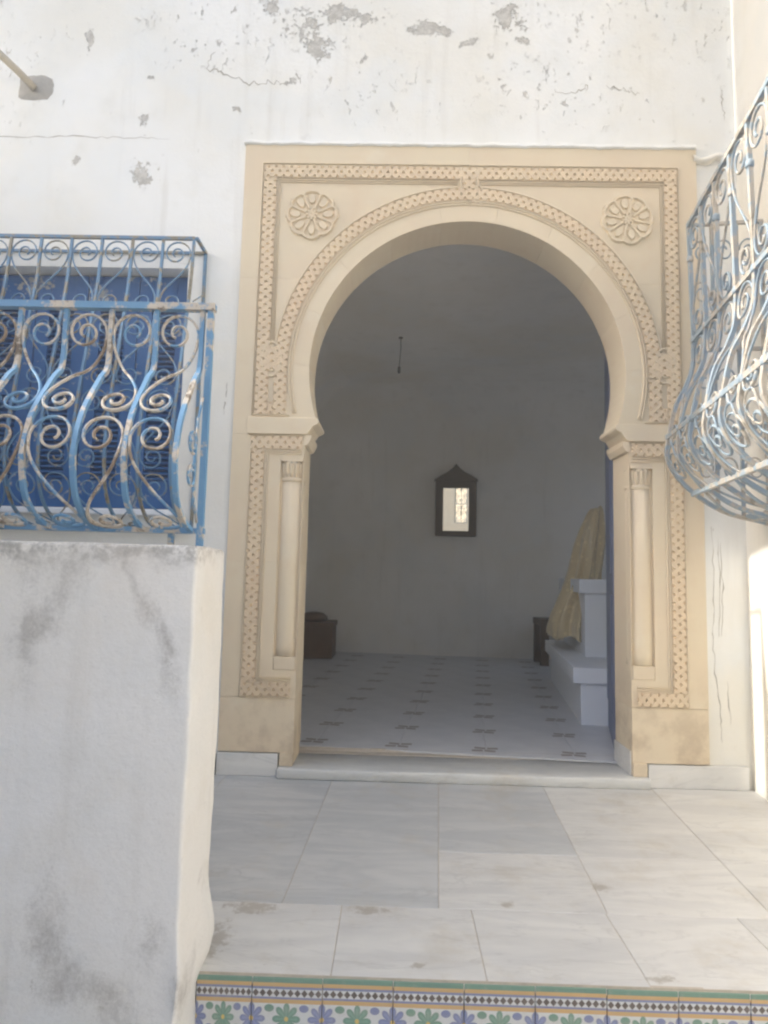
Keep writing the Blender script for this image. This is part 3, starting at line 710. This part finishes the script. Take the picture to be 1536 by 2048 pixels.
# ---- rosettes: eight scalloped petals round a hub
def rosette(cx_, cz_, rot):
    NR, NA = 34, 192; vs = [(cx_, -.014, cz_)]; fs = []
    for i in range(1, NR + 1):
        rr = i / NR * 1.02
        for k in range(NA):
            th = 2 * math.pi * k / NA; c8 = abs(math.cos(4 * (th - rot))); Rm = .90 + .10 * c8 ** .7
            q = ((th - rot) / (math.pi / 4) + .5) % 1.0 - .5      # position inside a petal
            lat = abs(q) * math.pi / 4 * rr; edge = (.5 - abs(q)) * math.pi / 4 * rr
            h = .18
            if rr > Rm: h = 0
            elif edge < .045 or Rm - rr < .10: h = 1.0
            elif edge < .075: h = .35
            elif rr > .38 and ((lat / .13) ** 2 + ((rr - .62) / .2) ** 2) < 1: h = .95
            if rr < .22: h = .95 if (rr < .13 or c8 > .5) else .3
            h *= 1 + .1 * noise.noise(Vector((rr * 9, th * 5, cx_)))
            vs.append((cx_ + .1135 * rr * math.cos(th), .0008 - .0112 * h, cz_ + .1135 * rr * math.sin(th)))
    for k in range(NA): fs.append((0, 1 + k, 1 + (k + 1) % NA))
    for i in range(NR - 1):
        for k in range(NA): fs.append((1 + i * NA + k, 1 + i * NA + (k + 1) % NA, 1 + (i + 1) * NA + (k + 1) % NA, 1 + (i + 1) * NA + k))
    mb = MB().add(vs, fs); o = mb.build('rosette', 'stone', portal)
rosette(-.396, 2.376, math.pi / 2); rosette(.974, 2.373, math.pi / 2 + .2)
MB().lathe([(.010, 0), (.009, .004), (.0, .0045)], (0, 0), 12)
# doorstep
ds = MB(); n_ = 40; vs = []
pr = [(-.034, .001), (-.036, .004), (-.036, .034), (-.0335, .0385), (-.028, .040), (.255, .040), (.255, .001)]
for i in range(n_ + 1):
    x = lerp(-.449, 1.027, i / n_)
    for k, (y, z) in enumerate(pr):
        vs.append((x, y + (.002 * noise.noise(Vector((x * 9, k, 0))) if k < 5 else 0), z + (.0015 * noise.noise(Vector((x * 7, k, 5))) if 2 < k < 5 else 0)))
m_ = len(pr)
ds.add(vs, [(i * m_ + k, i * m_ + (k + 1) % m_, (i + 1) * m_ + (k + 1) % m_, (i + 1) * m_ + k) for i in range(n_) for k in range(m_)], True)
ds.add([vs[k] for k in range(m_)], [tuple(range(m_))]); ds.add([vs[n_ * m_ + k] for k in range(m_)], [tuple(range(m_))])
tag(ds.build('doorstep', 'doorstep'), 'worn grey marble doorstep across the foot of the arched doorway', 'doorstep')
# crumbly mortar between doorstep and tiled floor
mb = MB(); vs = []
for i in range(60):
    x = lerp(-.43, 1.01, i / 59); a = abs(noise.noise(Vector((x * 11, 3, 1)))); b = abs(noise.noise(Vector((x * 8, 9, 2))))
    vs += [(x, .244 - .016 * a, .0402), (x, .252, .047 + .006 * b), (x, .262 + .016 * b, .0503)]
mb.add(vs, [(3 * i + k, 3 * i + k + 1, 3 * i + k + 4, 3 * i + k + 3) for i in range(59) for k in range(2)], True).build('mortar_joint', 'grout', rfloor)

# ================================================================== PARAPET
def rounded_slab(x0, x1, y0, y1, z0, z1):
    """plastered wall: soft lumpy box made of a rounded outline swept upwards"""
    rd = .007; out = []
    def corner(cx_, cy_, a0):
        return [(cx_ + rd * math.cos(a0 + math.pi / 2 * i / 4), cy_ + rd * math.sin(a0 + math.pi / 2 * i / 4)) for i in range(5)]
    ring = []
    nseg = int((x1 - x0) / .03)
    ring += [(lerp(x0 + rd, x1 - rd, i / nseg), y0) for i in range(nseg)]
    ring += corner(x1 - rd, y0 + rd, -math.pi / 2)
    ring += [(x1, lerp(y0 + rd, y1 - rd, i / 7)) for i in range(1, 7)]
    ring += corner(x1 - rd, y1 - rd, 0)
    ring += [(lerp(x1 - rd, x0 + rd, i / nseg), y1) for i in range(1, nseg)]
    ring += corner(x0 + rd, y1 - rd, math.pi / 2) + corner(x0 + rd, y0 + rd, math.pi)
    nz = int((z1 - z0) / .03); vs = []; m = len(ring); cx_, cy_ = (x0 + x1) / 2, (y0 + y1) / 2
    levels = [(lerp(z0, z1 - rd, j / nz), 0) for j in range(nz + 1)] + [(z1 - rd + rd * math.sin(a), rd * (1 - math.cos(a))) for a in (.5, 1.0, 1.4)]
    for z, ins in levels:
        for k, (x, y) in enumerate(ring):
            nx = -1 if x < x0 + rd else 1 if x > x1 - rd else 0; ny = -1 if y < y0 + rd else 1 if y > y1 - rd else 0
            d = .004 * noise.noise(Vector((x * 3, y * 3, z * 3))) + .003 * noise.noise(Vector((x * 13, y * 13, z * 13))) + .0022 * noise.noise(Vector((x * 34, y * 34, z * 34)))
            if nx > 0: # bulge of old render at the foot of the end face
                d += .015 * math.exp(-((z - .05) / .06) ** 2) * (1 if y > -1.30 else .6) + .03 * max(0, -z)
                if z > z1 - .03: d -= .008 * abs(noise.noise(Vector((y * 25, z * 40, 1))))
            if abs(nx) + abs(ny) == 2 and z < .12 and y < cy_: d -= .014 * max(0, noise.noise(Vector((z * 30, 1, 1))))
            vs.append((x + nx * (d - ins), y + ny * (d - ins), z + (.004 * noise.noise(Vector((x * 9, y * 9, 0))) if z > z1 - .03 else 0)))
    L = len(levels)
    fs = [(j * m + k, j * m + (k + 1) % m, (j + 1) * m + (k + 1) % m, (j + 1) * m + k) for j in range(L - 1) for k in range(m)]
    mb = MB(); mb.add(vs, fs, True)
    half = (nseg + 5 + 6 + 5 // 2); mb.add([vs[(L - 1) * m + k] for k in range(m)], [tuple(range(m))])
    return mb
pp = rounded_slab(-2.5, -.388, -1.43, -1.215, -.66, .868).build('parapet', 'parapet')
tag(pp, 'stained grey white plaster parapet wall carrying the blue railing beside the steps', 'parapet')

# ================================================================== WROUGHT IRON
class Profile:
    def __init__(s, pts):
        P = [Vector(p) for p in pts]; Q = [P[0] * 2 - P[1]] + P + [P[-1] * 2 - P[-2]]; d = []
        for i in range(1, len(Q) - 2):
            p0, p1, p2, p3 = Q[i - 1:i + 3]
            for k in range(12):
                t = k / 12
                d.append(.5 * ((2 * p1) + (p2 - p0) * t + (2 * p0 - 5 * p1 + 4 * p2 - p3) * t * t + (3 * p1 - p0 - 3 * p2 + p3) * t ** 3))
        d.append(P[-1]); s.d = d; s.l = [0]
        for a, b in zip(d, d[1:]): s.l.append(s.l[-1] + (b - a).length)
        s.L = s.l[-1]
    def at(s, v):
        v = max(0, min(s.L, v))
        for i in range(len(s.l) - 1):
            if v <= s.l[i + 1]:
                t = (v - s.l[i]) / max(1e-9, s.l[i + 1] - s.l[i]); return s.d[i].lerp(s.d[i + 1], t)
        return s.d[-1]
def s_scroll(Rw):
    """S scroll inside one bay, in bay widths: x 0..1 away from the centre bar, y down 0..Rw"""
    pts = []
    c1 = (.47, .50)
    n1 = 34
    for i in range(n1):                      # from the eye outwards, ending on the far side heading down
        t = i / (n1 - 1); a = (1 - t) * 3.35 * math.pi; r = .10 + .36 * t ** 1.25
        pts.append((c1[0] + r * math.cos(a), c1[1] - r * math.sin(a) * 1.02))
    c2 = (.44, Rw - .40)
    p0 = Vector(pts[-1]); p3 = Vector((c2[0] - .37, c2[1])); k = (p3.y - p0.y)
    p1 = p0 + Vector((.02, k * .45)); p2 = p3 - Vector((.02, k * .40))
    for i in range(1, 15):
        t = i / 15; pts.append(tuple(p0 * (1 - t) ** 3 + p1 * 3 * t * (1 - t) ** 2 + p2 * 3 * t * t * (1 - t) + p3 * t ** 3))
    n2 = 30
    for i in range(n2):                      # lower curl, winding inwards
        t = i / (n2 - 1); a = math.pi - t * 3.0 * math.pi * -1; r = .37 - .29 * t ** .8
        pts.append((c2[0] + r * math.cos(math.pi + t * 3.0 * math.pi), c2[1] - r * math.sin(math.pi + t * 3.0 * math.pi)))
    return pts
def grille(root, F, prof, nb, wd, rows, mat, bar=.0048, scr=.0028, rails=(0, 1), phase=0, margin=0.012, smat=None):
    W3 = lambda a, v, lift=0: F.p(a, prof.at(v)[0] + lift, prof.at(v)[1])
    bm_ = MB().tube([W3(0, prof.L * i / 44) for i in range(45)], bar, 4, sq=True).mesh('bar', mat)
    for k in range(nb + 1): inst('bar', bm_, root, F.a * (wd * k))
    for t in rails:
        v = prof.L * t
        MB().tube([W3(-.004, v), W3(nb * wd + .004, v)], bar * 1.25, 4, sq=True).build('rail', mat, root)
    rl = (prof.L - 2 * margin) / rows; Rw = rl / wd; base = s_scroll(Rw)
    for r in range(rows):
        meshes = {}
        for mirror in (0, 1):
            pts = [W3(wd * ((1 - x) if mirror else x), margin + rl * r + y * wd, .001) for x, y in base]
            meshes[mirror] = MB().tube(pts, scr, 6, r2=scr * 1.5).mesh('scroll', smat or mat)
        for k in range(nb):
            mirror = (k + r + phase) % 2
            inst('scroll', meshes[mirror], root, F.a * (wd * k))
    return W3
# ---- belly railing standing on the parapet
RX1 = -.432
rail = thing('balcony_railing', 'flaking blue bellied iron railing with scrolls standing on top of the parapet wall', 'railing', (-1.2, -1.33, .87))
FRl = Frame((RX1, -1.33, 0), (-1, 0, 0), (0, -1, 0))
prB = Profile([(0, 1.388), (.003, 1.26), (.034, 1.219), (.10, 1.13), (.124, 1.06), (.126, 1.02), (.106, .957), (.055, .918), (.004, .902)])
W3 = grille(rail, FRl, prB, 12, .1003, 2, 'iron', .0047, .0029, rails=(1,), phase=1, margin=.006, smat='iron_scroll')
MB().tube([(-.405, -1.33, 1.3925), (-1.66, -1.33, 1.3925)], .0075, 4, sq=True, r2=.010).build('top_rail', 'iron', rail)
for x in (-.414, -1.655):
    MB().tube([(x, -1.33, .862), (x, -1.33, 1.386)], .0065, 4, sq=True).build('end_post', 'iron', rail)
MB().tube([(-.405, -1.33, .902), (-1.66, -1.33, .902)], .006, 4, sq=True).build('bottom_rail', 'iron', rail)
MB().tube([(-.475, -1.33, .86), (-.475, -1.33, .90)], .006, 4, sq=True).build('foot', 'iron', rail)
MB().tube([(-1.2, -1.33, .86), (-1.2, -1.33, .90)], .006, 4, sq=True).build('foot', 'iron', rail)
for flip in (0, 1):   # small C scrolls filling the end of the belly
    pts = []
    for i in range(40):
        t = i / 39; a = lerp(-1.2 * math.pi, 1.6 * math.pi, t); r = .008 + .020 * (t if t < .6 else .6 + (t - .6) * .6)
        yy = -1.385 + r * math.cos(a) * 1.1; zz = 1.075 + r * math.sin(a) + .008
        pts.append((-.421, yy, zz if not flip else 2.095 - zz))
    MB().tube(pts, .003, 6).build('scroll', 'iron', rail)
MB().tube([(-.421, -1.335, 1.19), (-.421, -1.36, 1.14), (-.421, -1.37, 1.05), (-.421, -1.36, .96), (-.421, -1.335, .92)], .003, 6).build('scroll', 'iron', rail)
# ---- cage over the shuttered window
cage = thing('window_grille', 'blue iron cage grille over the shuttered window behind the railing', 'window grille', (-1.6, 0, 1.0))
FC = Frame((-.868, .012, 0), (-1, 0, 0), (0, -1, 0))
prC = Profile([(.128, 2.197), (.145, 2.0), (.19, 1.75), (.245, 1.47), (.265, 1.25), (.225, 1.10), (.13, 1.015), (.02, .985)])
grille(cage, FC, prC, 12, .1285, 4, 'iron_cage', .0052, .0030, rails=(0, 1), phase=1, margin=.006)
for a in (-.012, 12 * .1285 + .012):
    m_ = [(F_o, z) for F_o, z in ((.0, 2.197), (.128, 2.197))]
    MB().tube([FC.p(a, 0, 2.197), FC.p(a, .132, 2.197)], .006, 4, sq=True).build('rail', 'iron_cage', cage)
    MB().tube([FC.p(a, .006, .985), FC.p(a, .006, 2.197)], .006, 4, sq=True).build('wall_bar', 'iron_cage', cage)
    MB().tube([FC.p(a, .018, 2.0), FC.p(a, .14, 1.92)], .003, 5).build('brace', 'iron_cage', cage)
for o_ in (.005,): MB().tube([FC.p(-.012, o_, 2.197), FC.p(12 * .1285 + .012, o_, 2.197)], .0052, 4, sq=True).build('rail', 'iron_cage', cage)
# ---- big bellied grille on the side wall
bel = thing('bellied_grille', 'pale blue grey bulging iron grille with collars on the right hand side wall', 'window grille', (1.3, -.8, 1.05))
fo = FS.p(0.2528, 0, 0)
FG = Frame((fo.x, fo.y, 0), SA, SO)
prG = Profile([(.2745, 2.233), (.270, 2.0), (.267, 1.69), (.300, 1.57), (.336, 1.50), (.366, 1.36), (.366, 1.28), (.305, 1.185), (.177, 1.09), (.02, 1.045)])
WG = grille(bel, FG, prG, 7, .152, 3, 'iron_pale', .0068, .0036, rails=(0, .335, .62, .80, 1), phase=0, margin=.004)
colm_ = {}
for t in (.10, .335, .62, .80):
    o_, z = prG.at(prG.L * t); c_ = MB()
    p = FG.p(0, o_, z); c_.lathe([(.0105, p.z - .012), (.013, p.z - .007), (.013, p.z + .007), (.0105, p.z + .012)], (p.x, p.y), 8)
    me = c_.mesh('collar', 'iron_pale')
    for k in range(8): inst('collar', me, bel, FG.a * (.152 * k))
for t in (.69,):   # rings round the belly
    ring = [WG(.076 + .040 * math.cos(2 * math.pi * i / 20), prG.L * t + .05 * math.sin(2 * math.pi * i / 20), .003) for i in range(20)]
    me = MB().tube(ring, .0035, 6, closed=True).mesh('ring', 'iron_pale')
    for k in range(7): inst('ring', me, bel, FG.a * (.152 * k))
for a in (0.0, 7 * .152):   # end returns to the wall
    for z in (2.233, 1.72): MB().tube([FG.p(a, .0, z), FG.p(a, .274, z)], .0062, 4, sq=True).build('rail', 'iron_pale', bel)
    for o_, zb_ in ((.012, 1.045), (.10, 1.068), (.19, 1.10)):
        MB().tube([FG.p(a, o_, zb_), FG.p(a, o_, 2.233)], .0058, 4, sq=True).build('wall_bar', 'iron_pale', bel)
    for o_ in (.055, .145, .232):
        for zc in (2.12, 1.95, 1.60, 1.40, 1.25):
            pts = [FG.p(a, o_ + (.036 - .026 * i / 25) * math.cos(i * .36), zc + (.05 - .036 * i / 25) * math.sin(i * .36)) for i in range(26)]
            MB().tube(pts, .0034, 6).build('scroll', 'iron_pale', bel)

# ================================================================== INSIDE THE ROOM
bn = Vector((-.093, -.9957, 0)).normalized(); bd = Vector((.9957, -.093, 0))
FB = Frame((.6, 3.667, 0), bd, bn)
mir = thing('wall_mirror', 'small dark wooden framed mirror with a pointed top hanging on the far white wall', 'mirror', tuple(FB.p(0, 0, 1.2)))
fr = MB()
def fbox(m, a0, a1, o0, o1, z0_, z1_): m.prism([FB.p(a0, o0, z0_), FB.p(a1, o0, z0_), FB.p(a1, o1, z0_), FB.p(a0, o1, z0_)], (0, 0, z1_ - z0_), (0, 0, 0))
mc = -.012
fbox(fr, mc - .20, mc - .125, .004, .045, 1.205, 1.745); fbox(fr, mc + .125, mc + .20, .004, .045, 1.205, 1.745)
fbox(fr, mc - .125, mc + .125, .004, .045, 1.205, 1.255); fbox(fr, mc - .125, mc + .125, .004, .045, 1.68, 1.745)
fr.prism([FB.p(mc - .215, .004, 1.7455), FB.p(mc + .215, .004, 1.7455), FB.p(mc + .205, .004, 1.765), FB.p(mc + .15, .004, 1.80), FB.p(mc + .085, .004, 1.835), FB.p(mc + .035, .004, 1.875), FB.p(mc, .004, 1.917), FB.p(mc - .035, .004, 1.875), FB.p(mc - .085, .004, 1.835), FB.p(mc - .15, .004, 1.80), FB.p(mc - .205, .004, 1.765)], bn * .045, (0, 0, 0))
fr.build('mirror_frame', 'wood', mir, .003, 1)
gl = MB(); fbox(gl, mc - .124, mc + .124, .006, .016, 1.256, 1.679); gl.build('mirror_glass', 'mirror', mir)
# masonry stair block
stair = thing('masonry_step', 'white painted masonry steps with thick overhanging slabs inside the doorway on the right', 'steps', (1.3, 1.3, .05))
st_o = Vector((.975, .845, 0)); FSt = Frame(st_o, bd, -Vector((.13, .9915, 0)))
def stbox(name, a0, a1, d0, d1, z0_, z1_, mat='white_paint'):
    P = [FSt.p(a0, -d0, z0_), FSt.p(a1, -d0, z0_), FSt.p(a1, -d1, z0_), FSt.p(a0, -d1, z0_)]
    MB().prism(P, (0, 0, z1_ - z0_), (0, 0, 0)).build(name, mat, stair, .004, 2)
stbox('step_block', .03, 1.3, .005, 1.5, .05, .268); stbox('step_slab', -.012, 1.3, -.012, 1.52, .2685, .35)
stbox('step_block', .128, 1.3, .50, 1.5, .3505, .735); stbox('step_slab', .092, 1.3, .475, 1.52, .7355, .82)
# gold satin cloth thrown over the upper slab
cl = MB(); NA, NZ = 144, 48; vs = []
for j in range(NZ + 1):
    t = j / NZ; z = lerp(1.285, .43, t)
    cx_ = lerp(1.345, 1.225, min(1, t * 1.1) ** .9); cy_ = lerp(1.66, 1.78, t)
    rx = .035 + .105 * t ** .75 + .012 * math.sin(t * 9); ry = .05 + .22 * t ** .7
    for k in range(NA):
        a = 2 * math.pi * k / NA
        fo_ = 1 + (.10 + .16 * t) * (1.1 * (1 - abs(math.sin(a * 4.5 + 1.4 * t + 1)) * 1.6) + .4 * math.sin(a * 11 - 3 * t) + .7 * noise.noise(Vector((math.cos(a) * 2, math.sin(a) * 2, t * 2.5))))
        x = cx_ + rx * fo_ * math.cos(a); y = cy_ + ry * fo_ * math.sin(a)
        zz = z + (.02 * math.sin(a * 5) * t * t)
        if j <= 3: zz += .03 * noise.noise(Vector((math.cos(a) * 1.5, math.sin(a) * 1.5, 3)))
        vs.append((x, max(1.375, y), zz))
cl.add(vs, [(j * NA + k, j * NA + (k + 1) % NA, (j + 1) * NA + (k + 1) % NA, (j + 1) * NA + k) for j in range(NZ) for k in range(NA)] + [tuple(range(NA))], True)
clo = cl.build('draped_cloth', 'satin'); tag(clo, 'gold satin cloth draped in folds over the white masonry steps', 'cloth')
# dark bench behind it
bench = thing('low_table', 'low dark wooden table by the far wall behind the gold cloth', 'table', (1.6, 3.25, .05))
box('tabletop', 'wood', bench, 1.30, 1.98, 3.12, 3.46, .40, .455, .004)
for x in (1.305, 1.90):
    for y in (3.13, 3.39): box('leg', 'wood', bench, x, x + .07, y, y + .06, .0505, .3995, .003)
# brown chest in the left corner
ch = thing('wooden_chest', 'brown wooden chest in the dim left corner of the room', 'chest', (-.72, 3.4, .05))
box('chest_body', 'chest', ch, -.93, -.545, 3.22, 3.58, .0505, .33, .006); box('chest_lid', 'chest', ch, -.94, -.535, 3.21, 3.59, .3305, .372, .006)
bl = MB(); bl.lathe([(.0, .3725), (.10, .3735), (.125, .39), (.12, .42), (.085, .447), (.03, .456)], (-.735, 3.38), 20)
tag(bl.build('cushion', 'chest'), 'round brown cushion lying on the wooden chest', 'cushion')
# bare lamp wire
wire = thing('hanging_wire', 'short bare lamp wire with an empty bulb holder hanging from the room ceiling', 'lamp wire', (.0, 2.06, 2.60))
wire.location = (.008, 2.06, 2.6)
MB().tube([(.008, 2.06, 2.602), (.010, 2.06, 2.52), (.004, 2.06, 2.44), (.0, 2.06, 2.375)], .0035, 6).build('wire', 'dark', wire)
MB().lathe([(.006, 2.38), (.012, 2.37), (.012, 2.335), (.010, 2.325)], (.0, 2.06), 12).build('bulb_holder', 'dark', wire)
MB().lathe([(.018, 2.601), (.016, 2.594), (.008, 2.59)], (.008, 2.06), 12).build('ceiling_rose', 'dark', wire)

# ================================================================== COURTYARD BEHIND THE CAMERA (seen in the mirror)
cw = thing('courtyard_wall', 'white courtyard wall with a barred window seen only as a reflection in the mirror', 'wall', (0, -6, -.64))
FO = Frame((0, -6.0, 0), (-1, 0, 0), (0, 1, 0))
wall_grid('wall', 'side', cw, FO, -3.5, 6.0, -.64, 3.5, [(.04, .36, 2.12, 3.08)], .25, .25, .004, 8.0)
prO = Profile([(-.10, 3.07), (-.10, 2.8), (-.10, 2.5), (-.10, 2.13)])
grille(cw, Frame((-.06, -6.0, 0), (-1, 0, 0), (0, 1, 0)), prO, 2, .14, 3, 'iron_cage', .009, .007, rails=(0, .5, 1))

nb_ = thing('mirror_brightening_house', 'sunlit white house beyond the barred courtyard window glimpsed in the mirror', 'house', (-2.5, -15, -.64))
d_ = Vector((.80, .60, 0)); n_ = Vector((-.60, .80, 0)); c0 = Vector((-1.2, -14.0, 0))  # house added and turned to catch sun, for a bright warm mirror reflection
MB().prism([c0 - d_ * 6, c0 + d_ * 5, c0 + d_ * 5 - n_ * 5, c0 - d_ * 6 - n_ * 5], (0, 0, 8.2), (0, 0, -.64)).build('wall', 'side', nb_)
MB().prism([c0 - d_ * 6.1 + n_ * .1, c0 + d_ * 5.1 + n_ * .1, c0 + d_ * 5.1 - n_ * 5.1, c0 - d_ * 6.1 - n_ * 5.1], (0, 0, .15), (0, 0, 7.56)).build('cornice', 'side', nb_)

hz = MB().box(-61, 61, -61, 61, -1.64, 9.0)  # thin volume added to imitate the milky veil of the lens
me = hz.mesh('lens_veil_haze', air(.025)); hb = bpy.data.objects.new('lens_veil_haze', me); COL.objects.link(hb); tag(hb, kind='stuff')
